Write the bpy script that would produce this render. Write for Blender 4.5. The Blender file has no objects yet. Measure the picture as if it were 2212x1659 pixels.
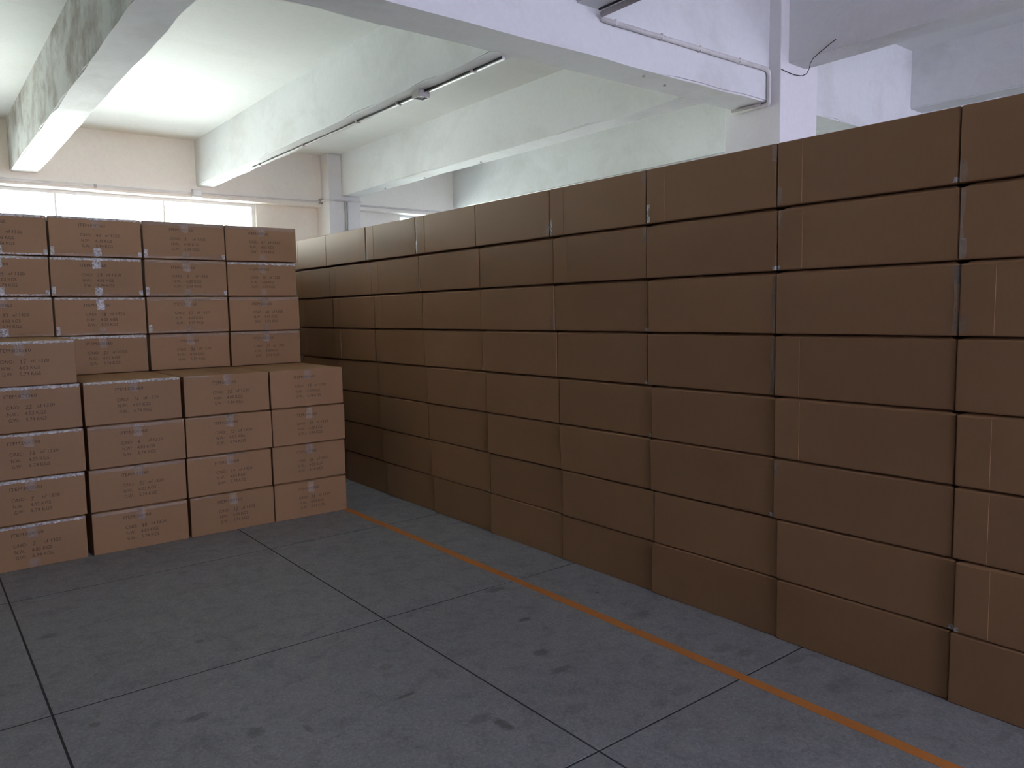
import bpy, bmesh, math, random
from mathutils import Vector, Matrix
random.seed(7)
SC = bpy.context.scene
COL = SC.collection

# ------------------------------------------------------------------ camera
cd = bpy.data.cameras.new('camera')
cd.sensor_width = 36.0
cd.lens = 1664.33 * 36.0 / 2212.0
cd.clip_start = 0.05
cam = bpy.data.objects.new('camera', cd)
COL.objects.link(cam)
RT = Vector((0.784293, -0.620159, -0.016939))
DN = Vector((-0.071403, -0.063112, -0.995449))
FW = Vector((0.616267, 0.781933, -0.09378))
m = Matrix((RT, -DN, -FW)).transposed().to_4x4()
m.translation = Vector((0, 0, 1.5))
cam.matrix_world = m
SC.camera = cam

# ------------------------------------------------------------------ light
w = bpy.data.worlds.new('overcast_sky')
SC.world = w
w.use_nodes = True
wn = w.node_tree.nodes
bg = wn['Background']
bg.inputs[0].default_value = (0.95, 0.99, 1.0, 1)
bg.inputs[1].default_value = 14.0

def portal(name, x0, x1, z0, z1, y, facing):
    ld = bpy.data.lights.new(name, 'AREA')
    ld.shape = 'RECTANGLE'
    ld.size = x1 - x0
    ld.size_y = z1 - z0
    ld.energy = 1
    ld.cycles.is_portal = True
    o = bpy.data.objects.new(name, ld)
    COL.objects.link(o)
    o.location = ((x0 + x1) / 2, y, (z0 + z1) / 2)
    # area lights shine along local -Z
    o.rotation_euler = (math.radians(90), 0, 0) if facing > 0 else (math.radians(-90), 0, 0)
    return o

SC.view_settings.view_transform = 'Standard'
SC.view_settings.look = 'None'
SC.view_settings.gamma = 1
SC.view_settings.use_curve_mapping = False
SC.view_settings.exposure = 0.75
SC.cycles.max_bounces = 14
SC.cycles.diffuse_bounces = 10
SC.cycles.glossy_bounces = 4
SC.cycles.transparent_max_bounces = 16
SC.cycles.sample_clamp_indirect = 6.0
SC.cycles.use_denoising = True

# ------------------------------------------------------------------ helpers
def link(name, me, mat=None, parent=None, loc=None):
    o = bpy.data.objects.new(name, me)
    COL.objects.link(o)
    if mat is not None and me is not None and not me.materials:
        me.materials.append(mat)
    if parent is not None:
        o.parent = parent
    if loc is not None:
        o.location = loc
    return o

def tag(o, label=None, cat=None, group=None, kind=None):
    if label: o['label'] = label
    if cat: o['category'] = cat
    if group: o['group'] = group
    if kind: o['kind'] = kind
    return o

def to_mesh(bm, name, smooth=False):
    bmesh.ops.recalc_face_normals(bm, faces=bm.faces)
    me = bpy.data.meshes.new(name)
    bm.to_mesh(me)
    bm.free()
    if smooth:
        for p in me.polygons: p.use_smooth = True
    return me

def add_box(bm, x0, x1, y0, y1, z0, z1):
    vs = [bm.verts.new(c) for c in ((x0,y0,z0),(x1,y0,z0),(x1,y1,z0),(x0,y1,z0),
                                    (x0,y0,z1),(x1,y0,z1),(x1,y1,z1),(x0,y1,z1))]
    for f in ((0,3,2,1),(4,5,6,7),(0,1,5,4),(1,2,6,5),(2,3,7,6),(3,0,4,7)):
        bm.faces.new([vs[i] for i in f])
    return vs

def box_mesh(name, x0, x1, y0, y1, z0, z1, bev=0, seg=2):
    bm = bmesh.new()
    add_box(bm, x0, x1, y0, y1, z0, z1)
    if bev:
        bmesh.ops.bevel(bm, geom=list(bm.edges), offset=bev, segments=seg, affect='EDGES', profile=0.5)
    return to_mesh(bm, name)

def add_tube(bm, pts, r, n=8, flat=1.0):
    rings = []
    P = [Vector(p) for p in pts]
    for i, p in enumerate(P):
        if i == 0: d = P[1] - P[0]
        elif i == len(P) - 1: d = P[-1] - P[-2]
        else: d = (P[i+1] - p).normalized() + (p - P[i-1]).normalized()
        d.normalize()
        up = Vector((0, 0, 1)) if abs(d.z) < 0.9 else Vector((0, 1, 0))
        a = d.cross(up).normalized(); b = a.cross(d).normalized()
        s = 1.0
        if 0 < i < len(P) - 1:
            c = (P[i+1] - p).normalized().dot((p - P[i-1]).normalized())
            s = 1.0 / max(0.5, math.sqrt((1 + c) / 2))
        rings.append([bm.verts.new(p + (a * math.cos(2*math.pi*k/n) + b * math.sin(2*math.pi*k/n)) * r * s) for k in range(n)])
    for i in range(len(rings) - 1):
        for k in range(n):
            bm.faces.new((rings[i][k], rings[i][(k+1) % n], rings[i+1][(k+1) % n], rings[i+1][k]))
    bm.faces.new(rings[0][::-1]); bm.faces.new(rings[-1])

# ------------------------------------------------------------------ materials
class NT:
    def __init__(s, name):
        s.m = bpy.data.materials.new(name)
        s.m.use_nodes = True
        s.t = s.m.node_tree
        s.b = s.t.nodes['Principled BSDF']
        s.out = s.t.nodes['Material Output']
    def n(s, typ, **kw):
        x = s.t.nodes.new(typ)
        for k, v in kw.items():
            if k.startswith('i_'):
                x.inputs[int(k[2:])].default_value = v
            else:
                setattr(x, k, v)
        return x
    def l(s, a, b): s.t.links.new(a, b)
    def noise(s, vec, scale, detail=4, rough=0.55, dist=0.0):
        x = s.n('ShaderNodeTexNoise')
        x.inputs['Scale'].default_value = scale
        x.inputs['Detail'].default_value = detail
        x.inputs['Roughness'].default_value = rough
        x.inputs['Distortion'].default_value = dist
        s.l(vec, x.inputs['Vector'])
        return x.outputs['Fac']
    def ramp(s, fac, stops):
        x = s.n('ShaderNodeValToRGB')
        e = x.color_ramp.elements
        while len(e) < len(stops): e.new(0.5)
        for i, (p, c) in enumerate(stops):
            e[i].position = p
            e[i].color = c if len(c) == 4 else (*c, 1)
        s.l(fac, x.inputs[0])
        return x.outputs[0]
    def mix(s, fac, a, b, mode='MIX'):
        x = s.n('ShaderNodeMix', data_type='RGBA', blend_type=mode)
        for sock, v in ((x.inputs[0], fac), (x.inputs[6], a), (x.inputs[7], b)):
            if hasattr(v, 'is_output'): s.l(v, sock)
            elif isinstance(v, (int, float)): sock.default_value = v
            else: sock.default_value = (*v, 1) if len(v) == 3 else v
        return x.outputs[2]
    def math(s, op, a, b=0.0, clamp=False):
        x = s.n('ShaderNodeMath', operation=op, use_clamp=clamp)
        for i, v in enumerate((a, b)):
            if hasattr(v, 'is_output'): s.l(v, x.inputs[i])
            else: x.inputs[i].default_value = v
        return x.outputs[0]
    def pos(s, scale=None):
        g = s.n('ShaderNodeNewGeometry').outputs['Position']
        if scale:
            mp = s.n('ShaderNodeMapping'); mp.inputs['Scale'].default_value = scale
            s.l(g, mp.inputs['Vector']); return mp.outputs[0]
        return g
    def obj(s, scale=(1, 1, 1)):
        g = s.n('ShaderNodeTexCoord').outputs['Object']
        mp = s.n('ShaderNodeMapping'); mp.inputs['Scale'].default_value = scale
        s.l(g, mp.inputs['Vector']); return mp.outputs[0]
    def bump(s, h, strength, dist=0.01):
        x = s.n('ShaderNodeBump'); x.inputs['Strength'].default_value = strength
        x.inputs['Distance'].default_value = dist
        s.l(h, x.inputs['Height']); s.l(x.outputs[0], s.b.inputs['Normal'])
    def set(s, rough=0.5, spec=0.5, metal=0.0):
        s.b.inputs['Roughness'].default_value = rough
        s.b.inputs['Specular IOR Level'].default_value = spec
        s.b.inputs['Metallic'].default_value = metal

def mat_cardboard():
    t = NT('brown_cardboard')
    t.set(0.5, 0.22)
    g = t.pos()
    big = t.noise(g, 1.3, 3)
    fib = t.noise(t.pos((60, 60, 9)), 3.0, 3)
    base = t.ramp(big, [(0.3, (0.300, 0.170, 0.086)), (0.7, (0.332, 0.192, 0.100))])
    base = t.mix(0.12, base, t.ramp(fib, [(0.3, (0.27, 0.155, 0.075)), (0.7, (0.40, 0.235, 0.12))]))
    oi = t.n('ShaderNodeObjectInfo').outputs['Random']
    var = t.ramp(oi, [(0, (0.93, 0.93, 0.93)), (1, (1.05, 1.05, 1.05))])
    base = t.mix(1.0, base, var, 'MULTIPLY')
    t.l(base, t.b.inputs['Base Color'])
    t.l(t.ramp(fib, [(0.2, (0.46,)*3), (0.8, (0.58,)*3)]), t.b.inputs['Roughness'])
    wv = t.noise(t.pos((110, 110, 2)), 2.0, 1)
    t.bump(wv, 0.05, 0.002)
    return t.m

def mat_tape(name, alpha, col):
    t = NT(name)
    t.set(0.16, 0.9)
    g = t.pos()
    n1 = t.noise(g, 55, 3, 0.6, 1.0)
    n2 = t.noise(g, 160, 2)
    t.b.inputs['Base Color'].default_value = (*col, 1)
    a = t.ramp(n1, [(0.35, (alpha * 0.5,)*3), (0.7, (min(1, alpha * 1.5),)*3)])
    t.l(a, t.b.inputs['Alpha'])
    t.bump(t.math('ADD', n1, t.math('MULTIPLY', n2, 0.3)), 0.9, 0.006)
    return t.m

def mat_plain(name, col, rough=0.6, spec=0.3):
    t = NT(name); t.set(rough, spec)
    n = t.noise(t.pos(), 9, 3)
    c0 = tuple(c * 0.9 for c in col); c1 = tuple(min(1, c * 1.08) for c in col)
    t.l(t.ramp(n, [(0.3, c0), (0.7, c1)]), t.b.inputs['Base Color'])
    return t.m

def mat_paint(name, base, dirt=0.25, dirtcol=(0.30, 0.27, 0.22), scale=1.0, streak=(1, 1, 1), lo=.52, dist=.3):
    t = NT(name); t.set(0.75, 0.2)
    big = t.noise(t.pos(tuple(0.9 * s for s in streak)), 1.6 * scale, 6, 0.66, dist)
    fine = t.noise(t.pos(), 30, 4)
    mask = t.ramp(big, [(lo, (0, 0, 0)), (lo + .2, (1, 1, 1))])
    mask = t.math('MULTIPLY', mask, dirt)
    c = t.ramp(fine, [(0.3, tuple(b * 0.96 for b in base)), (0.7, base)])
    c = t.mix(mask, c, dirtcol)
    t.l(c, t.b.inputs['Base Color'])
    h = t.noise(t.pos((1, 1, 1)), 6, 5)
    t.bump(h, 0.25, 0.02)
    return t.m

STAINS = [(2.287,2.835,.035,.022,.9),(2.423,3.25,.06,.03,.75),(2.108,2.503,.035,.03,.6),(2.064,2.326,.055,.022,.55),
 (1.458,2.556,.045,.009,.9),(1.583,2.225,.045,.03,.5),(1.62,2.139,.022,.05,.85),(0.763,2.923,.05,.022,.75),
 (0.458,3.116,.02,.02,.6),(0.9,2.675,.03,.04,.5),(1.058,2.579,.012,.035,.55),(0.444,4.157,.05,.03,.45),
 (2.541,2.995,.010,.010,1.0),(2.32,1.886,.07,.03,.35),(2.809,2.861,.012,.012,.9),(0.98,3.624,.02,.02,.6),
 (1.52,2.827,.03,.03,.4),(2.749,2.017,.06,.03,.45),(2.787,1.924,.06,.03,.45),(2.743,2.504,.07,.04,.35),
 (2.9,1.75,.07,.03,.4),(2.83,1.5,.09,.05,.35),(1.9,2.05,.05,.03,.35),(0.62,3.75,.05,.02,.3),(1.3,3.1,.06,.03,.3)]

def mat_floor():
    t = NT('terrazzo')
    t.set(0.5, 0.4)
    g = t.pos()
    big = t.noise(g, 2.2, 5, 0.6)
    mid = t.noise(g, 9, 5, 0.65, 0.6)
    v = t.n('ShaderNodeTexVoronoi'); v.inputs['Scale'].default_value = 130
    t.l(g, v.inputs['Vector'])
    chips = t.ramp(v.outputs['Color'], [(0.0, (0.17, 0.175, 0.18)), (0.55, (0.235, 0.24, 0.245)), (1.0, (0.34, 0.34, 0.34))])
    base = t.mix(0.6, t.ramp(big, [(0.3, (0.205, 0.212, 0.218)), (0.7, (0.255, 0.26, 0.262))]), chips)
    dirt = t.ramp(mid, [(0.28, (0.70, 0.70, 0.70)), (0.52, (1, 1, 1))])
    base = t.mix(0.7, base, dirt, 'MULTIPLY')
    sp2 = t.ramp(t.noise(g, 32, 5, 0.7), [(0.30, (0.62, 0.62, 0.62)), (0.46, (1, 1, 1)), (0.66, (1.0, 1.0, 1.0)), (0.80, (1.25, 1.25, 1.25))])
    base = t.mix(0.6, base, sp2, 'MULTIPLY')
    sp = t.n('ShaderNodeSeparateXYZ'); t.l(g, sp.inputs[0])
    nz = t.noise(g, 45, 4, 0.7)
    acc = None
    for x, y, rx, ry, k in STAINS:
        dx = t.math('MULTIPLY', t.math('SUBTRACT', sp.outputs[0], x), 1 / rx)
        dy = t.math('MULTIPLY', t.math('SUBTRACT', sp.outputs[1], y), 1 / ry)
        d = t.math('ADD', t.math('MULTIPLY', dx, dx), t.math('MULTIPLY', dy, dy))
        d = t.math('ADD', d, t.math('MULTIPLY', t.math('SUBTRACT', nz, 0.5), 3.5))
        f = t.math('MULTIPLY', t.math('SUBTRACT', 1.4, d, True), k * 0.75)
        acc = f if acc is None else t.math('MAXIMUM', acc, f)
    base = t.mix(acc, base, (0.05, 0.048, 0.042))
    t.l(base, t.b.inputs['Base Color'])
    t.l(t.ramp(mid, [(0.2, (0.62,)*3), (0.8, (0.40,)*3)]), t.b.inputs['Roughness'])
    t.bump(mid, 0.08, 0.004)
    return t.m

def mat_glass(name, tint, dust=0.1):
    t = NT(name)
    t.t.nodes.remove(t.b)
    tr = t.n('ShaderNodeBsdfTransparent'); tr.inputs[0].default_value = (*tint, 1)
    gl = t.n('ShaderNodeBsdfGlossy'); gl.inputs['Roughness'].default_value = 0.02
    gl.inputs['Color'].default_value = (0.9, 0.95, 1.0, 1)
    df = t.n('ShaderNodeBsdfTranslucent'); df.inputs[0].default_value = (0.8, 0.8, 0.78, 1)
    fr = t.n('ShaderNodeFresnel'); fr.inputs[0].default_value = 1.45
    m1 = t.n('ShaderNodeMixShader'); t.l(fr.outputs[0], m1.inputs[0])
    t.l(tr.outputs[0], m1.inputs[1]); t.l(gl.outputs[0], m1.inputs[2])
    m2 = t.n('ShaderNodeMixShader'); m2.inputs[0].default_value = dust
    t.l(m1.outputs[0], m2.inputs[1]); t.l(df.outputs[0], m2.inputs[2])
    t.l(m2.outputs[0], t.out.inputs['Surface'])
    return t.m

CARD = mat_cardboard()
TAPE = mat_tape('clear_packing_tape', 0.22, (0.55, 0.54, 0.52))
FOIL = mat_tape('crinkled_packing_tape', 0.62, (0.74, 0.74, 0.75))
INK = mat_plain('faded_black_ink', (0.085, 0.058, 0.042), 0.7, 0.2)
PEN = mat_plain('marker_ink', (0.085, 0.06, 0.045), 0.6, 0.2)
SLAB = mat_paint('white_ceiling_paint', (0.78, 0.80, 0.78), 0.12, (0.45, 0.42, 0.36), 0.8, (0.5, 1.6, 1))
BEAM = mat_paint('white_beam_paint', (0.76, 0.78, 0.78), 0.28, (0.42, 0.40, 0.35), 1.0, (1, 0.8, 1), .47)
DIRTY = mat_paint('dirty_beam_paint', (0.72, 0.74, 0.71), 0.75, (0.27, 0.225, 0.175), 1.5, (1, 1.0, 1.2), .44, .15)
WALL = mat_paint('cream_wall_paint', (0.88, 0.86, 0.80), 0.12, (0.45, 0.38, 0.28), 0.8)
GREYW = mat_paint('darkened_wall_paint', (0.16, 0.165, 0.165), 0.2, (0.2, 0.19, 0.17), 0.8)  # unseen walls, darkened to cut bounce light on the long stack
COLM = mat_paint('white_column_paint', (0.80, 0.80, 0.81), 0.10, (0.40, 0.38, 0.34), 0.8)
FLOOR = mat_floor()
GROUT = mat_plain('dark_joint', (0.055, 0.057, 0.057), 0.9, 0.1)
ORANGE = mat_paint('orange_floor_paint', (0.52, 0.19, 0.045), 0.40, (0.30, 0.13, 0.05), 4.0)
PVC = mat_plain('white_conduit', (0.66, 0.65, 0.63), 0.4, 0.4)
PVCD = mat_plain('grimy_trunking', (0.42, 0.40, 0.38), 0.5, 0.3)
BLACK = mat_plain('black_rubber', (0.02, 0.02, 0.02), 0.6, 0.3)
FRAME = mat_plain('white_window_frame', (0.75, 0.76, 0.76), 0.4, 0.5)
CLEAR = mat_glass('clear_glass', (0.93, 0.96, 0.94))
BLUEG = mat_glass('blue_tinted_glass', (0.85, 0.82, 0.95))

# ------------------------------------------------------------------ room shell
ZB = 3.05          # underside of window-bay beams and girder
ZB2 = 3.33         # underside of camera-bay beams
ZS, ZS2 = 3.58, 3.86
YW = 9.69          # room face of the ring beam over the windows
YP = 9.85          # recessed wall and window plane
XL, XR, YB = -6.5, 11.5, -5.5

def struct(name, me, mat, parent=None, label=None):
    o = link(name, me, mat, parent)
    if parent is None: o['kind'] = 'structure'
    if label: o['label'] = label
    return o

# floor: dark bed with one raised terrazzo panel per bay of joints
fl = struct('floor', box_mesh('floor', XL, XR, YB, 10.05, -0.16, -0.0012), GROUT, None,
            'grey terrazzo floor of large panels with dark joints')
PX, PY = 1.42, 1.50
G = 0.0042
pm = box_mesh('floor_panel', -PX/2 + G, PX/2 - G, -PY/2 + G, PY/2 - G, -0.0012, 0.0, 0.0005, 1)
pm.materials.append(FLOOR)
for i in range(-4, 7):
    for j in range(-4, 5):
        x = 0.345 + PX * (i + 0.5); y = 1.795 + PY * (j + 0.5)
        if x < XL + .7 or x > XR - .7 or y < YB + .75 or y > 9.1: continue
        o = link('floor_panel', pm, None, fl, (x, y, 0))
# far strip of panels up to the window wall
pm2 = box_mesh('floor_panel', -PX/2 + G, PX/2 - G, -0.26, 0.26, -0.0012, 0.0, 0.0005, 1)
pm2.materials.append(FLOOR)
for i in range(-4, 7):
    link('floor_panel', pm2, None, fl, (0.345 + PX * (i + 0.5), 9.57, 0))

# painted line
bm = bmesh.new()
pts = [(2.545, -1.0), (2.577, 1.0), (2.600, 3.0), (2.598, 5.3), (2.60, 9.3)]
hw = 0.026
prev = None
ys = []
N = 60
for k in range(N + 1):
    y = -1.0 + k * (10.3 / N)
    for a, b in zip(pts, pts[1:]):
        if a[1] <= y <= b[1] + 1e-6:
            x = a[0] + (b[0] - a[0]) * (y - a[1]) / (b[1] - a[1]); break
    j1, j2 = random.uniform(-.0025, .0025), random.uniform(-.0025, .0025)
    cur = (bm.verts.new((x - hw + j1, y, 0.0012)), bm.verts.new((x + hw + j2, y, 0.0012)))
    if prev: bm.faces.new((prev[0], prev[1], cur[1], cur[0]))
    prev = cur
ret = bmesh.ops.extrude_face_region(bm, geom=list(bm.faces))
for v in [g for g in ret['geom'] if isinstance(g, bmesh.types.BMVert)]: v.co.z = 0.0001
ol = link('floor_line', to_mesh(bm, 'floor_line'), ORANGE)
tag(ol, 'orange painted marking line running along the grey floor beside the long carton stack', 'floor line')

# ceilings
cl = struct('ceiling', box_mesh('ceiling', XL, XR, 3.66, 10.05, ZS, ZS + .12), SLAB, None, 'white plastered concrete ceiling slab between the beams')
struct('ceiling_slab', box_mesh('ceiling_slab', XL, XR, YB, 3.66, ZS2, ZS2 + .12), SLAB, cl)

def rough_box(name, x0, x1, y0, y1, z0, z1, axis, amp=0.004, step=0.25):
    """long member with slightly uneven arrises"""
    bm = bmesh.new()
    L0, L1 = (x0, x1) if axis == 'x' else (y0, y1)
    n = max(2, int((L1 - L0) / step))
    rings = []
    for k in range(n + 1):
        t = L0 + (L1 - L0) * k / n
        r = lambda: random.uniform(-amp, amp)
        if axis == 'x':
            ring = [(t, y0 + r(), z0 + r()), (t, y1 + r(), z0 + r()), (t, y1, z1), (t, y0, z1)]
        else:
            ring = [(x0 + r(), t, z0 + r()), (x1 + r(), t, z0 + r()), (x1, t, z1), (x0, t, z1)]
        rings.append([bm.verts.new(c) for c in ring])
    for a, b in zip(rings, rings[1:]):
        for i in range(4):
            bm.faces.new((a[i], a[(i+1) % 4], b[(i+1) % 4], b[i]))
    bm.faces.new(rings[0]); bm.faces.new(rings[-1][::-1])
    ed = [e for e in bm.edges if all(abs(v.co.z - z0) < 0.02 for v in e.verts)
          and abs((e.verts[0].co - e.verts[1].co).normalized().dot(Vector((1, 0, 0) if axis == 'x' else (0, 1, 0)))) > .9]
    bmesh.ops.bevel(bm, geom=ed, offset=0.012, segments=2, affect='EDGES')
    return to_mesh(bm, name)

girder = struct('ceiling_girder', rough_box('ceiling_girder', XL, XR, 3.51, 3.81, ZB, ZS2 + .02, 'x'), BEAM, None,
                'deep white concrete girder crossing the room and running into the column')
bx = [(-2.75, -2.5), (-.80, -.55), (1.005, 1.25), (2.885, 3.065), (4.66, 4.89), (6.58, 6.83), (8.4, 8.65), (10.2, 10.45)]
beams = []
blabel = {2: 'white ceiling beam with dirty stained side, first from the left toward the window wall',
          3: 'white ceiling beam carrying a cable trunking and an open junction box',
          4: 'white ceiling beam that lands on the column of the window wall',
          5: 'white ceiling beam behind the top of the long carton stack, right of the window-wall column'}
for i, (a, b) in enumerate(bx):
    me = rough_box('ceiling_beam', a, b, 3.80, YW + .02, ZB, ZS + .02, 'y')
    o = struct('ceiling_beam', me, BEAM, None, blabel.get(i))
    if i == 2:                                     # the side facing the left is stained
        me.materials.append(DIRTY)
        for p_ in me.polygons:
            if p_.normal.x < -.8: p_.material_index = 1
    beams.append(o)
for i, (a, b) in enumerate([(-5.3, -5.07), (-3.15, -2.92), (-1.0, -.77), (1.15, 1.38), (3.30, 3.53), (5.40, 5.64), (7.60, 7.84), (9.75, 9.98)]):
    o = struct('ceiling_beam', rough_box('ceiling_beam', a, b, YB, 3.52, ZB2, ZS2 + .02, 'y'), BEAM, None,
               {4: 'white ceiling beam on the near side of the girder, with grimy conduit at its foot',
                5: 'white ceiling beam running from the column toward the camera above the cartons',
                6: 'grey white ceiling beam at the far right above the cartons'}.get(i))
# columns
def column(x0, x1, y0, y1, z1, label):
    return struct('support_column', box_mesh('support_column', x0, x1, y0, y1, 0, z1, 0.008, 2), COLM, None, label)
column(5.30, 5.81, 3.41, 3.91, ZS2, 'square white concrete column carrying the girder behind the long carton stack')
column(4.48, 4.93, 9.46, 9.95, ZS, 'white column on the window wall between two windows')
column(-1.5, -1.05, 9.46, 9.95, ZS, None)

# window wall
ww = struct('wall_back', rough_box('wall_back', XL, XR, YW, 10.06, 2.92, ZS + .02, 'x'), WALL, None, 'cream wall and ring beam above the far windows')
for a, b in [(XL, -.35), (3.655, 5.735), (9.3, XR)]:
    link('wall_pier', box_mesh('wall_pier', a, b, YP, 10.06, 0, 2.92), WALL, ww)
link('wall_sill', box_mesh('wall_sill', XL, XR, YP, 10.06, 0, 1.0), WALL, ww)
wnum = 0
def window(x0, x1, z0, z1, y, glass, label, facing=-1, xs=None):
    """aluminium window: frame, mullions, one pane per light; y is the room side"""
    global wnum
    wnum += 1
    e = bpy.data.objects.new('window_%d' % wnum, None)
    COL.objects.link(e); e.location = ((x0 + x1) / 2, y + .05, z0)
    e['kind'] = 'structure'
    if label: e['label'] = label
    cx = (x0 + x1) / 2; ww_ = (x1 - x0) / 2; h = z1 - z0
    bm = bmesh.new()
    for q in ((-ww_, ww_, -.03, .03, 0, .05), (-ww_, ww_, -.03, .03, h - .04, h), (-ww_, -ww_ + .045, -.03, .03, .05, h - .04), (ww_ - .045, ww_, -.03, .03, .05, h - .04)):
        add_box(bm, *q)
    link('window_frame', to_mesh(bm, 'window_frame'), FRAME, e)
    n = max(1, round((x1 - x0) / 1.12))
    xs = xs or [x0 + (x1 - x0) * k / n for k in range(1, n)]
    for x in xs:
        link('mullion', box_mesh('mullion', x - cx - .010, x - cx + .010, -.025, .025, .05, h - .04), FRAME, e)
    ed = [x0 + .02] + xs + [x1 - .02]
    for a, b in zip(ed, ed[1:]):
        link('pane', box_mesh('pane', a - cx + .005, b - cx - .005, -.003, .003, .03, h - .02), glass, e)
    return e
window(-.35, 3.655, 1.0, 2.92, YP + .02, CLEAR, 'wide bright window in the far wall behind the printed cartons', xs=[.31, 1.43, 2.557])
window(5.735, 9.3, 1.0, 2.92, YP + .02, CLEAR, 'bright window just showing over the long stack, right of the wall column')
portal('window_portal', -.35, 3.655, 1.0, 2.92, 10.1, 1)
portal('window_portal', 5.735, 9.3, 1.0, 2.92, 10.1, 1)

# walls behind and beside the camera
wf = struct('wall_front', box_mesh('wall_front', XL, XR, YB - .2, YB, 0, .45), GREYW)
link('wall_header', box_mesh('wall_header', XL, XR, YB - .2, YB, 3.2, ZS2 + .12), GREYW, wf)
for a, b in [(XL, 1.0), (3.4, 6.9), (8.6, XR)]:
    link('wall_pier', box_mesh('wall_pier', a, b, YB - .2, YB, .45, 3.2), GREYW, wf)
for a, b in [(1.0, 3.4), (6.9, 8.6)]:
    window(a, b, .45, 3.2, YB - .15, BLUEG, None)
    portal('window_portal', a, b, .45, 3.2, YB - .25, -1)
struct('wall_left', box_mesh('wall_left', XL - .2, XL, YB - .2, 10.06, 0, ZS2 + .12), GREYW)
struct('wall_right', box_mesh('wall_right', XR, XR + .2, YB - .2, 10.06, 0, ZS2 + .12), WALL)

# ------------------------------------------------------------------ conduits and cables
def thing(name, label, cat, loc=(0, 0, 0), group=None):
    o = bpy.data.objects.new(name, None)
    COL.objects.link(o); o.location = loc
    return tag(o, label, cat, group)

def tube(name, pts, r, mat, parent=None, n=8):
    bm = bmesh.new(); add_tube(bm, pts, r, n)
    return link(name, to_mesh(bm, name, True), mat, parent)

# trunking under beam 2, running from the girder to the window wall
t = thing('cable_trunking', 'thin white cable trunking clipped under the beam, ending at an open junction box', 'trunking')
x = 3.005
for y0, y1 in ((3.84, 4.70), (4.84, 5.55), (5.56, 6.35), (6.36, 7.2), (7.21, 8.1)):
    link('trunking_length', box_mesh('trunking_length', x - .011, x + .011, y0, y1, ZB - .016, ZB + .006, .002, 1), PVC, t)
link('cable', box_mesh('cable', x - .019, x - .012, 3.84, 8.1, ZB - .010, ZB + .004), BLACK, t)
for y in (4.15, 5.1, 5.75, 6.8, 7.9):
    link('clip', box_mesh('clip', x - .030, x + .013, y - .009, y + .009, ZB - .020, ZB + .004, .002, 1), PVCD, t)
jb = thing('junction_box', 'small open junction box with a dark hole under the ceiling beam', 'junction box', (2.985, 4.77, ZB))
bm = bmesh.new()
for q in ((-.04, .04, -.045, -.038, -.045, .004), (-.04, .04, .038, .045, -.045, .004), (-.045, -.038, -.045, .045, -.045, .004),
          (.038, .045, -.045, .045, -.045, .004), (-.04, .04, -.04, .04, -.008, .004)):
    add_box(bm, *q)
link('housing', to_mesh(bm, 'housing'), PVCD, jb)
bm = bmesh.new(); bmesh.ops.create_cone(bm, cap_ends=True, segments=16, radius1=.026, radius2=.022, depth=.03,
                                       matrix=Matrix.Translation((0, 0, -.024)))
link('hole_shade_plug', to_mesh(bm, 'hole_shade_plug'), BLACK, jb)  # solid black plug standing in for the shade inside the hole

# conduit over the girder face, down the column and under the girder
c = thing('conduit', 'pale conduit running along the girder face and bending down at the column', 'conduit')
gy = 3.51 - .016
path = [(3.50, gy, 3.275), (4.2, gy, 3.277), (5.0, gy, 3.280), (5.235, gy, 3.282), (5.268, gy, 3.268), (5.277, gy, 3.23), (5.277, gy, 3.05),
        (5.277, gy + .005, 3.034), (5.277, gy + .03, 3.030), (5.277, 3.80, 3.030)]
tube('pipe', path, .017, PVC, c)
tube('pipe', [(5.243, gy + .05, 3.034), (5.243, 3.80, 3.034)], .011, PVCD, c)
for X_ in (3.62, 4.05, 4.45, 4.9):
    link('saddle', box_mesh('saddle', X_ - .008, X_ + .008, gy - .018, gy + .018, 3.257, 3.298, .003, 1), PVC, c)
c2 = thing('conduit', 'grimy conduit under the near beam, meeting the girder conduit at its corner', 'conduit')
tube('pipe', [(3.485, gy - .02, 3.295), (3.49, 2.9, 3.30), (3.50, 2.2, 3.305), (3.50, .5, 3.305)], .018, PVCD, c2)
tube('cable', [(3.462, gy - .02, 3.318), (3.466, 2.9, 3.318), (3.474, .5, 3.318)], .007, BLACK, c2)
for y in (3.05, 2.3):
    link('clip', box_mesh('clip', 3.455, 3.52, y - .012, y + .012, 3.280, 3.332, .004, 1), PVC, c2)

# trunking along the ring beam with a junction box, and the pipe round the wall column
r_ = thing('cable_trunking', 'long white trunking along the foot of the wall beam above the left window', 'trunking')
link('trunking_length', box_mesh('trunking_length', -2.0, .9, YW - .022, YW + .004, 2.948, 2.975, .003, 1), PVC, r_)
link('trunking_length', box_mesh('trunking_length', .905, 2.82, YW - .022, YW + .004, 2.948, 2.975, .003, 1), PVC, r_)
link('cover_joint', box_mesh('cover_joint', 1.78, 1.81, YW - .027, YW, 2.943, 2.980, .002, 1), PVCD, r_)
jb2 = thing('junction_box', 'small white junction box on the wall beam under the end of a ceiling beam', 'junction box', (2.88, YW, 2.962))
link('housing', box_mesh('housing', -.055, .055, -.05, .004, -.04, .05, .006, 2), PVC, jb2)
link('cover', box_mesh('cover', -.045, .045, -.056, -.049, -.03, .04, .003, 1), FRAME, jb2)
p2 = thing('conduit', 'pale thin conduit wrapping the wall column and dropping down its face', 'conduit')
tube('pipe', [(2.94, YW - .012, 2.965), (4.44, YW - .012, 2.985), (4.462, YW - .03, 2.986), (4.466, 9.46, 2.988), (4.475, 9.444, 2.988), (4.93, 9.444, 2.985)], .011, PVC, p2, 6)
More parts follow.
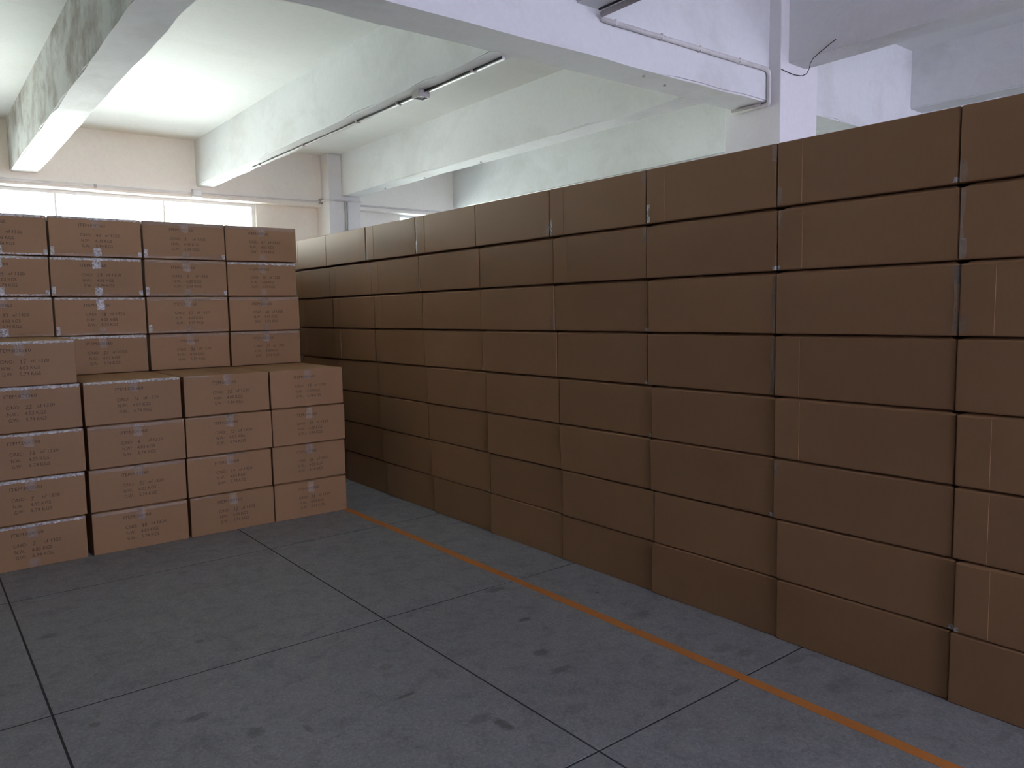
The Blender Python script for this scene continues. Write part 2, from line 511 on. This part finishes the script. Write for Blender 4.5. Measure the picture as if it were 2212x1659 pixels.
tube('drop_pipe', [(4.70, 9.447, 2.98), (4.70, 9.447, 1.2)], .010, PVCD, p2, 6)
tube('drop_pipe', [(4.735, 9.447, 2.98), (4.735, 9.447, 1.2)], .010, PVC, p2, 6)
link('elbow_box', box_mesh('elbow_box', 4.44, 4.475, YW - .05, YW + .004, 2.955, 3.02, .004, 1), PVCD, p2)
p3 = thing('conduit', 'thin pale pipe under the beam that runs behind the tops of the long stack', 'conduit')
tube('pipe', [(6.60, 4.0, ZB - .012), (6.60, 6.5, ZB - .012), (6.60, 9.6, ZB - .012)], .012, PVC, p3, 6)
p4 = thing('conduit', 'pale pipe along the wall beam right of the wall column', 'conduit')
tube('pipe', [(4.935, YW - .012, 2.975), (8.5, YW - .012, 2.97)], .014, PVC, p4, 6)
# loose wire from the column to the near beam
wi = tube('loose_wire', [(5.293, 3.404, 3.27), (5.36, 3.402, 3.262), (5.46, 3.40, 3.255), (5.56, 3.395, 3.262), (5.60, 3.38, 3.280), (5.57, 3.34, 3.305),
                         (5.50, 3.29, 3.318), (5.42, 3.22, 3.322), (5.391, 3.15, 3.342), (5.39, 3.08, 3.375), (5.393, 3.03, 3.400)], .0028, BLACK, None, 5)
tag(wi, 'thin black loose wire hanging from the column corner up the beam side', 'wire')
# drilled holes and anchors left in the beams
k = 0
for (x_, y_, z_, ax) in ((1.02, 3.66, ZB, 'z'), (4.0, 3.60, ZB, 'z'), (4.28, 3.66, ZB, 'z'), (4.83, 8.6, ZB, 'z'), (4.84, 7.7, ZB, 'z'), (4.84, 6.6, ZB, 'z')):
    bm = bmesh.new(); bmesh.ops.create_cone(bm, cap_ends=True, segments=8, radius1=.011, radius2=.008, depth=.014)
    link('anchor_plug', to_mesh(bm, 'anchor_plug'), PVCD, girder if y_ < 3.81 else beams[4], (x_, y_, z_ - .003))

# ------------------------------------------------------------------ cartons
P = 0.2765                                         # row pitch
CX, CY, HB, FT = 0.575, 0.738, 0.2715, 0.0050   # nominal width, length, body height, flap
bm = bmesh.new()
add_box(bm, -CX/2, CX/2, -CY/2, CY/2, 0, HB)
bmesh.ops.bevel(bm, geom=list(bm.edges), offset=.0045, segments=2, affect='EDGES', profile=.5)
BODY = to_mesh(bm, 'body'); BODY.materials.append(CARD)
FLAPS = []
for sgn in (-1, 1):
    # a closing flap, pressed down along the carton's edges and swelling toward the middle
    bm = bmesh.new()
    us = [.004, .012, .024, .040, .12, CX/2 - .0015]          # distance from the outer long edge
    vs_ = [.004, .012, .024, .040, CY/2, CY - .040, CY - .024, CY - .012, CY - .004]
    def dome(d): t_ = min(1, d / .040); return FT * t_ * t_ * (3 - 2 * t_)
    top, bot = [], []
    for u in us:
        top.append([bm.verts.new((sgn * (CX/2 - u), -CY/2 + v, dome(min(u, v, CY - v)))) for v in vs_])
        bot.append([bm.verts.new((sgn * (CX/2 - u), -CY/2 + v, -.002)) for v in vs_])
    nu, nv = len(us), len(vs_)
    for i in range(nu - 1):
        for j in range(nv - 1):
            bm.faces.new((top[i][j], top[i+1][j], top[i+1][j+1], top[i][j+1]))
            bm.faces.new((bot[i][j], bot[i][j+1], bot[i+1][j+1], bot[i+1][j]))
    for i in range(nu - 1):
        for j in (0, nv - 1): bm.faces.new((top[i][j], top[i+1][j], bot[i+1][j], bot[i][j]))
    for j in range(nv - 1):
        for i in (0, nu - 1): bm.faces.new((top[i][j], top[i][j+1], bot[i][j+1], bot[i][j]))
    me = to_mesh(bm, 'top_flap'); me.materials.append(CARD); FLAPS.append(me)
def strip(name, x0, x1, z0, z1, nx, nz, amp, mat, wrap=0.0, y=None, seed=0):
    """crinkled film lying on the short (-Y) face; wrap = length folded back over the top edge"""
    rnd = random.Random(seed)
    bm = bmesh.new()
    y = -CY/2 if y is None else y
    rows = []
    for j in range(nz + 1):
        row = []
        z = z0 + (z1 - z0) * j / nz
        for i in range(nx + 1):
            x = x0 + (x1 - x0) * i / nx
            ex = (rnd.random() - .5) * amp
            edge = (rnd.random() - .5) * amp * 2.5 if j in (0,) else 0
            row.append(bm.verts.new((x + (rnd.random() - .5) * amp, y - .0012 - rnd.random() * amp, z + ex * .4 + edge)))
        rows.append(row)
    if wrap:
        for d, (dy, dz) in enumerate(((.0025, HB - .0015), (.0055, HB + .0005))):
            row = []
            for i in range(nx + 1):
                x = x0 + (x1 - x0) * i / nx
                row.append(bm.verts.new((x, y + dy - (.001 if d == 0 else 0), dz + rnd.random() * amp * .5)))
            rows.append(row)
    for a, b in zip(rows, rows[1:]):
        for i in range(nx):
            bm.faces.new((a[i], a[i+1], b[i+1], b[i]))
    me = to_mesh(bm, name, True); me.materials.append(mat)
    return me
EDGE_TAPE = [strip('edge_tape', -CX/2 + .006, CX/2 - .006, HB - .014 - .004*s, HB - .004, 60, 2, .0030, FOIL if s < 2 else TAPE, .022, seed=s) for s in range(4)]
EDGE_HALF = [strip('edge_tape', -CX/2 + .006, CX/2 - random.uniform(.15, .4), HB - .012, HB - .004, 34, 2, .003, TAPE, .022, seed=10+s) for s in range(3)]
FOOT_TAPE = [strip('foot_tape', -CX/2 + .01, CX/2 - .01, .004, .013 + .003*s, 50, 2, .0028, FOIL if s == 0 else TAPE, seed=20+s) for s in range(3)]
CENT_TOP = {'bright': [strip('centre_tape', -.030, .022, HB - .075 - .01*s, HB - .004, 6, 8, .004, FOIL, .022, seed=30+s) for s in range(2)],
            'clear': [strip('centre_tape', -.028, .024, HB - .085 + .012*s, HB - .004, 6, 8, .004, TAPE, .022, seed=40+s) for s in range(2)]}
CENT_BOT = {'bright': [strip('centre_tape', -.024, .026, .004, .060, 6, 6, .004, FOIL, seed=50)],
            'clear': [strip('centre_tape', -.024, .026, .004, .055, 6, 6, .004, TAPE, seed=51)]}
CORN = [strip('corner_tape', -CX/2 + .003, -CX/2 + .026, .006, .065, 3, 6, .003, FOIL, seed=60),
        strip('corner_tape', CX/2 - .026, CX/2 - .003, .006, .040, 3, 5, .003, FOIL, seed=61)]
# tape on the long (-X) face: it comes round the vertical corner from the short end
def side_tape(name, end, z0, z1, w_, mat, seed):
    rnd = random.Random(seed)
    bm = bmesh.new(); rows = []
    n = 8
    for j in range(n + 1):
        z = z0 + (z1 - z0) * j / n
        row = []
        for i, (dx, dy) in enumerate(((.012, 0), (.002, -.0012), (-.0012, .004), (-.0015, w_ * .5), (-.0010, w_))):
            a = rnd.random() * .0022
            yy = end * (CY / 2 + (.0012 if i == 0 else -.0002)) - end * max(dy, 0)
            wob = (rnd.random() - .5) * .012 if i == 4 else 0
            row.append(bm.verts.new((-CX / 2 + dx - a, yy + wob, z)))
        rows.append(row)
    for a, b in zip(rows, rows[1:]):
        for i in range(4): bm.faces.new((a[i], a[i+1], b[i+1], b[i]))
    me = to_mesh(bm, name, True); me.materials.append(mat); return me
SIDE = {(e, k): [side_tape('corner_tape', e, z0, z1, w_, mt, 70 + i) for i in range(2)]
        for e in (-1, 1) for k, (z0, z1, w_, mt) in {'low': (.006, .080, .026, TAPE), 'high': (HB - .075, HB - .004, .022, TAPE),
                                                    'full': (.006, HB - .005, .016, TAPE), 'bright': (.006, .095, .022, FOIL), 'dot': (.004, .022, .016, FOIL)}.items()}
LAP = {e: box_mesh('joint_lap', -CX/2 - .0016, -CX/2 + .001, *sorted((e * (CY/2 - .005), e * (CY/2 - .118))), .005, HB - .005, .0007, 1) for e in (-1, 1)}
for v_ in LAP.values(): v_.materials.append(CARD)

# printing on the short ends
def text_mesh(body, x, z, width, height):
    cu = bpy.data.curves.new('text', 'FONT'); cu.body = body; cu.size = 1; cu.resolution_u = 2
    o = bpy.data.objects.new('text', cu); COL.objects.link(o)
    dg = bpy.context.evaluated_depsgraph_get()
    me = bpy.data.meshes.new_from_object(o.evaluated_get(dg))
    bpy.data.objects.remove(o); bpy.data.curves.remove(cu)
    xs_ = [v.co.x for v in me.vertices]; zs_ = [v.co.y for v in me.vertices]
    x0, x1 = min(xs_), max(xs_)
    res = [((v.co.x - x0) / (x1 - x0) * width + x, -CY/2 - .0009, v.co.y / .73 * height + z) for v in me.vertices]
    fs = [tuple(p.vertices) for p in me.polygons]
    bpy.data.meshes.remove(me)
    return res, fs
def text_line(items):
    V, F = [], []
    for body, u0, u1, v in items:
        vs, fs = text_mesh(body, -CX/2 + u0 * CX, HB - v * HB - .010, (u1 - u0) * CX, .0215)
        b = len(V); V += vs; F += [tuple(i + b for i in f) for f in fs]
    me = bpy.data.meshes.new('printed_line'); me.from_pydata(V, [], F); me.materials.append(INK)
    return me
PRINT = [text_line([q]) for q in (('ITEM:000360', .315, .60, .20),
         ('C/NO:', .325, .445, .445), ('of 1320', .595, .755, .44), ('N.W.:', .335, .43, .59), ('4.03 KGS', .485, .67, .59),
         ('G.W.:', .34, .435, .725), ('5.74 KGS', .49, .675, .725))]
DIG = {'0': [[(.5,1),(.1,.8),(.1,.2),(.5,0),(.9,.2),(.9,.8),(.5,1)]], '1': [[(.3,.8),(.55,1),(.5,0)]],
       '2': [[(.1,.8),(.5,1),(.85,.75),(.1,0),(.95,.05)]], '3': [[(.1,.95),(.8,.95),(.4,.55),(.9,.3),(.5,0),(.1,.1)]],
       '4': [[(.4,1),(.1,.4),(.95,.45)],[(.7,.8),(.6,-.1)]], '5': [[(.9,1),(.3,.95),(.2,.55),(.8,.45),(.7,.05),(.1,.05)]],
       '6': [[(.7,1),(.2,.5),(.2,.1),(.7,0),(.85,.35),(.2,.4)]], '7': [[(.1,.95),(.9,1),(.4,0)]],
       '8': [[(.8,.85),(.4,1),(.2,.75),(.8,.3),(.5,0),(.15,.25),(.8,.85)]], '9': [[(.8,.7),(.4,.55),(.2,.85),(.6,1),(.8,.7),(.6,0)]]}
def handwriting(s, seed):
    rnd = random.Random(seed)
    bm = bmesh.new()
    x = -CX/2 + .495 * CX; z0 = HB - .445 * HB - .012; h = .022; wd = .0125; th = .0014
    for ch in s:
        for stroke in DIG[ch]:
            P = [Vector((x + px * wd + pz * h * .15 + rnd.uniform(-.001, .001), 0, z0 + pz * h + rnd.uniform(-.001, .001))) for px, pz in stroke]
            for a, b in zip(P, P[1:]):
                d = (b - a).normalized(); n = Vector((-d.z, 0, d.x)) * th
                a2 = a - d * th; b2 = b + d * th
                y = Vector((0, -CY/2 - .0010 - rnd.random() * .0001, 0))
                bm.faces.new([bm.verts.new(q + y) for q in (a2 + n, b2 + n, b2 - n, a2 - n)])
        x += wd + .004
    me = to_mesh(bm, 'handwritten_number'); me.materials.append(PEN); return me

def carton(x, y, z, sx, sy, label, group, rz=0.0, gap=.009):
    e = bpy.data.objects.new('carton', None)
    COL.objects.link(e)
    e.location = (x, y, z); e.rotation_euler = (0, 0, rz); e.scale = (sx, sy, 1)
    tag(e, label, 'carton', group)
    e_h[e.name] = (P - gap) / HB
    part(e, 'body', BODY)
    for f in FLAPS:
        o = link('top_flap', f, None, e, (0, 0, P - gap)); o.scale = (1, 1, gap / FT)
    return e
e_h = {}
def part(e, name, me):
    """a piece of carton e, fitted to that carton's own height"""
    o = link(name, me, None, e); o.scale = (1, 1, e_h[e.name]); return o

ROWN = ['bottom row', 'second row up', 'third row up', 'fourth row up',
        'fifth row up', 'third row from the top', 'second row from the top', 'top row']

# --- long stack on the right: world Y of the seams, top row first
SEAM = [
    [6.525, 5.77, 4.989, 4.223, 3.478, 2.723, 1.968, 1.226],
    [6.498, 5.718, 4.963, 4.194, 3.447, 2.72, 1.961, 1.218],
    [6.462, 5.68, 4.927, 4.183, 3.443, 2.709, 1.962, 1.206],
    [6.451, 5.694, 4.93, 4.173, 3.424, 2.713, 1.963, 1.208],
    [6.442, 5.671, 4.897, 4.147, 3.413, 2.684, 1.953, 1.197],
    [6.388, 5.66, 4.906, 4.146, 3.406, 2.688, 1.954, 1.195],
    [6.378, 5.642, 4.889, 4.132, 3.391, 2.665, 1.933, 1.178],
    [6.364, 5.608, 4.862, 4.13, 3.399, 2.679, 1.926, 1.187]]
GAPS = {(2, 7): .026, (2, 6): .022, (3, 6): .016, (6, 7): .012, (0, 6): .009, (6, 3): .010, (6, 4): .010, (0, 5): .009, (1, 5): .012}
COLN = ['column at right photo edge', 'second column from the right', 'third column from the right', 'fourth column from the right',
        'fifth column from the right', 'fourth column from the left', 'third column from the left', 'second column from the left',
        'leftmost column']
JOINT = {(0,1):1,(0,2):1,(0,3):1,(0,4):-1,(0,5):1,(0,6):1,(0,7):-1,(0,8):1,(1,1):1,(1,3):1,(1,5):-1,(1,6):1,(1,7):1,(1,8):1,
         (2,0):1,(2,6):1,(2,7):1,(2,8):1,(3,7):1,(3,8):1,(3,1):1,(4,0):1,(4,1):1,(5,0):1,(6,0):1}
STAPE = {(0,0):[(1,'low')],(0,1):[(1,'low'),(-1,'dot')],(0,2):[(1,'bright'),(-1,'high')],(0,3):[(1,'bright'),(-1,'high')],(0,4):[(-1,'low')],(0,5):[(1,'full'),(1,'bright')],
 (0,6):[(1,'low'),(1,'full')],(0,7):[(1,'full')],(1,0):[(1,'full'),(1,'low')],(1,1):[(1,'high'),(1,'dot')],(1,2):[(-1,'dot')],(1,3):[(-1,'high')],(1,5):[(1,'low')],
 (1,6):[(1,'full')],(1,7):[(1,'full')],(1,8):[(1,'bright')],(2,0):[(1,'low')],(2,1):[(-1,'full'),(-1,'high')],(2,2):[(-1,'full')],(2,4):[(-1,'low')],(2,5):[(1,'high')],(2,6):[(1,'full')],
 (2,3):[(-1,'dot')],(3,2):[(-1,'full')],(3,3):[(-1,'dot')],(3,5):[(-1,'dot')],(3,6):[(1,'full')],(4,3):[(-1,'dot')],(4,7):[(-1,'dot')],(5,1):[(1,'high')],
 (5,2):[(-1,'dot')],(6,0):[(1,'dot')],(6,5):[(-1,'dot')],(6,1):[(-1,'dot')],(7,3):[(1,'dot')],(7,6):[(1,'full')],(7,7):[(1,'full')]}
RGAP = [.004, .017, .015, .014, .013, .010, .009, .006]
rnd = random.Random(3)
for r in range(8):
    tt = r / 7
    lvl = 7 - r
    ys = list(SEAM[r])
    ys = [ys[0] + .745] + ys + [ys[-1] - .742]      # far end ... near end
    nseg = len(ys) - 1
    for i in range(nseg):
        c_ = nseg - 1 - i                          # 0 = nearest column
        gi = lambda j: GAPS.get((r, 8 - j), .0045)
        y1 = ys[i] - gi(i) / 2; y0 = ys[i + 1] + gi(i + 1) / 2
        yc = (y0 + y1) / 2
        xf = 3.04 - .045 * tt + .0155 * tt * yc + rnd.uniform(-.004, .004)
        sy = (y1 - y0) / CY
        e = carton(xf + CX / 2 + .0005, yc, lvl * P, 1.0, sy,
                   'plain carton of the long stack, %s, %s' % (ROWN[lvl], COLN[c_]), 'plain cartons in the long stack', rnd.uniform(-.0012, .0012), RGAP[r])
        if (r, c_) in JOINT: part(e, 'joint_lap', LAP[JOINT[(r, c_)]])
        for en, k_ in STAPE.get((r, c_), []):
            part(e, 'corner_tape', SIDE[(en, k_)][rnd.randrange(2)])
# --- printed cartons on the left
LOW = {3: [(.2575, .842), (.857, 1.434), (1.454, 2.033), (2.046, 2.608)],
       2: [(.2575, .846), (.863, 1.443), (1.452, 2.042), (2.048, 2.614)],
       1: [(.250, .835), (.855, 1.436), (1.448, 2.028), (2.039, 2.607)],
       0: [(.240, .823), (.856, 1.435), (1.452, 2.033), (2.039, 2.604)]}
UP = {7: [(.245, .825), (.835, 1.419), (1.434, 2.024), (2.032, 2.608)],
      6: [(.240, .819), (.830, 1.415), (1.432, 2.024), (2.033, 2.594)],
      5: [(.245, .827), (.840, 1.424), (1.435, 2.023), (2.034, 2.607)],
      4: [(.240, .821), (.835, 1.418), (1.439, 2.021), (2.032, 2.605)]}
CN = ['fourth from the right', 'third from the right', 'second from the right', 'at the right end']
NUM = {(0,'L'):['7','40','12','18'],(1,'L'):['2','27','14','26'],(2,'L'):['16','6','13','31'],(3,'L'):['22','16','36','13'],
       (4,'U'):['','27','36','21'],(5,'U'):['33','18','17','40'],(6,'U'):['24','39','5','14'],(7,'U'):['41','47','8','41']}
rnd = random.Random(11)
def printed(x0, x1, y, lvl, label, group, num, seed, tapes):
    gap = .005 if lvl in (3, 7) else rnd.uniform(.008, .012)
    sx = (x1 - x0) / CX
    e = carton((x0 + x1) / 2, y + CY / 2 + rnd.uniform(-.004, .006), lvl * P, sx, 1.0, label, group, rnd.uniform(-.004, .004), gap)
    for me in PRINT: part(e, 'printed_line', me)
    if num: part(e, 'handwritten_number', handwriting(num, seed))
    for nm, me in tapes: part(e, nm, me)
    return e
def tapes_for(tier, lvl, c_):
    T = []
    if tier == 'L':
        if c_ == 0: T.append(('edge_tape', EDGE_TAPE[lvl % 2]))
        elif c_ == 1: T.append(('edge_tape', EDGE_TAPE[(lvl + 1) % 2] if lvl == 3 else EDGE_TAPE[2]))
        elif c_ == 2: T.append(('edge_tape', EDGE_HALF[lvl % 3]))
        T.append(('centre_tape', CENT_TOP['clear'][lvl % 2]))
        if lvl == 0 and c_ == 0: T.append(('centre_tape', CENT_BOT['clear'][0]))
    else:
        bright = c_ <= 1
        T.append(('edge_tape', EDGE_TAPE[(lvl + c_) % 2] if (c_ <= 1 or (lvl, c_) == (6, 3)) else EDGE_TAPE[2 + lvl % 2]))
        k_ = 'bright' if (c_ == 1 and lvl in (5, 6)) or (c_ == 0 and lvl >= 6) else 'clear'
        T.append(('centre_tape', CENT_TOP[k_][lvl % 2]))
        if lvl >= 6 or c_ == 0: T.append(('centre_tape', CENT_BOT['bright' if c_ <= 1 else 'clear'][0]))
        elif lvl == 5: T.append(('centre_tape', CENT_BOT['clear'][0]))
        if lvl >= 6 and c_ <= 2:
            T.append(('foot_tape', FOOT_TAPE[0 if c_ == 0 else 1 + lvl % 2])); T.append(('corner_tape', CORN[0])); T.append(('corner_tape', CORN[1]))
        elif lvl == 5 and c_ < 3: T.append(('foot_tape', FOOT_TAPE[1])); T.append(('corner_tape', CORN[0]))
    return T
LR = ['bottom row', 'second row', 'third row', 'top row']
for lvl in range(4):
    for c_, (a, b) in enumerate(LOW[lvl]):
        printed(a, b, 5.394, lvl, 'printed carton of the low front tier, %s, %s' % (LR[lvl], CN[c_]), 'printed cartons in the front tier',
                NUM[(lvl, 'L')][c_], lvl * 10 + c_, tapes_for('L', lvl, c_))
printed(.245, .829, 5.394, 4, 'printed brown carton standing alone above the front tier at the left edge', 'printed cartons in the front tier', '17', 99,
        [('edge_tape', EDGE_TAPE[0]), ('centre_tape', CENT_TOP['clear'][0])])
for lvl in range(8):
    for c_, (a, b) in enumerate(UP[max(4, lvl)]):
        if lvl >= 4:
            printed(a, b, 6.155, lvl, 'printed carton set back above the ledge, %s, %s' % (LR[lvl - 4], CN[c_]),
                    'printed cartons set back above the ledge', NUM[(lvl, 'U')][c_], 50 + lvl * 10 + c_, tapes_for('U', lvl, c_))
        else:
            carton((a + b) / 2, 6.155 + CY / 2, lvl * P, (b - a) / CX, 1.0, 'hidden carton behind the low front tier, %s, %s' % (ROWN[lvl], CN[c_]),
                   'cartons behind the front tier')
for k in range(2):                                # unseen cartons added to block window light past the long stack
    for lvl in range(8):
        carton(3.40, 7.66 + .752 * k, lvl * P, 1.0, 1.0, 'added carton at the hidden end of the long stack, %s, %s' % (ROWN[lvl], ('nearer', 'farther')[k]), 'added cartons hidden at the far end of the long stack')
for k in range(3):                                # unseen cartons added to keep window light out of the gap
    for lvl in range(8):
        carton(2.32 if k < 2 else 2.742, 6.90 + .745 * k + CY / 2, lvl * P, 1.0, 1.0, 'added carton behind the right set-back cartons, %s, %s' % (ROWN[lvl], ('first behind', 'second behind', 'last behind')[k]), 'cartons behind the front tier')
for i in range(3):                                # unseen cartons added on the left to block window light
    for lvl in range(4):
        carton(-.05 - .592 * i, 5.40 + CY / 2, lvl * P, 1.0, 1.0, 'added front tier carton out of view to the left, %s, %s' % (LR[lvl], ('nearest', 'middle', 'farthest')[i]), 'added cartons beyond the left edge of view')
    for lvl in range(8):
        carton(-.05 - .592 * i, 6.16 + CY / 2, lvl * P, 1.0, 1.0, 'added set-back carton out of view to the left, %s, %s' % (ROWN[lvl], ('nearest', 'middle', 'farthest')[i]), 'added cartons beyond the left edge of view')
for o in COL.objects:
    if o.type == 'MESH' and o.name.startswith('text'): bpy.data.objects.remove(o)
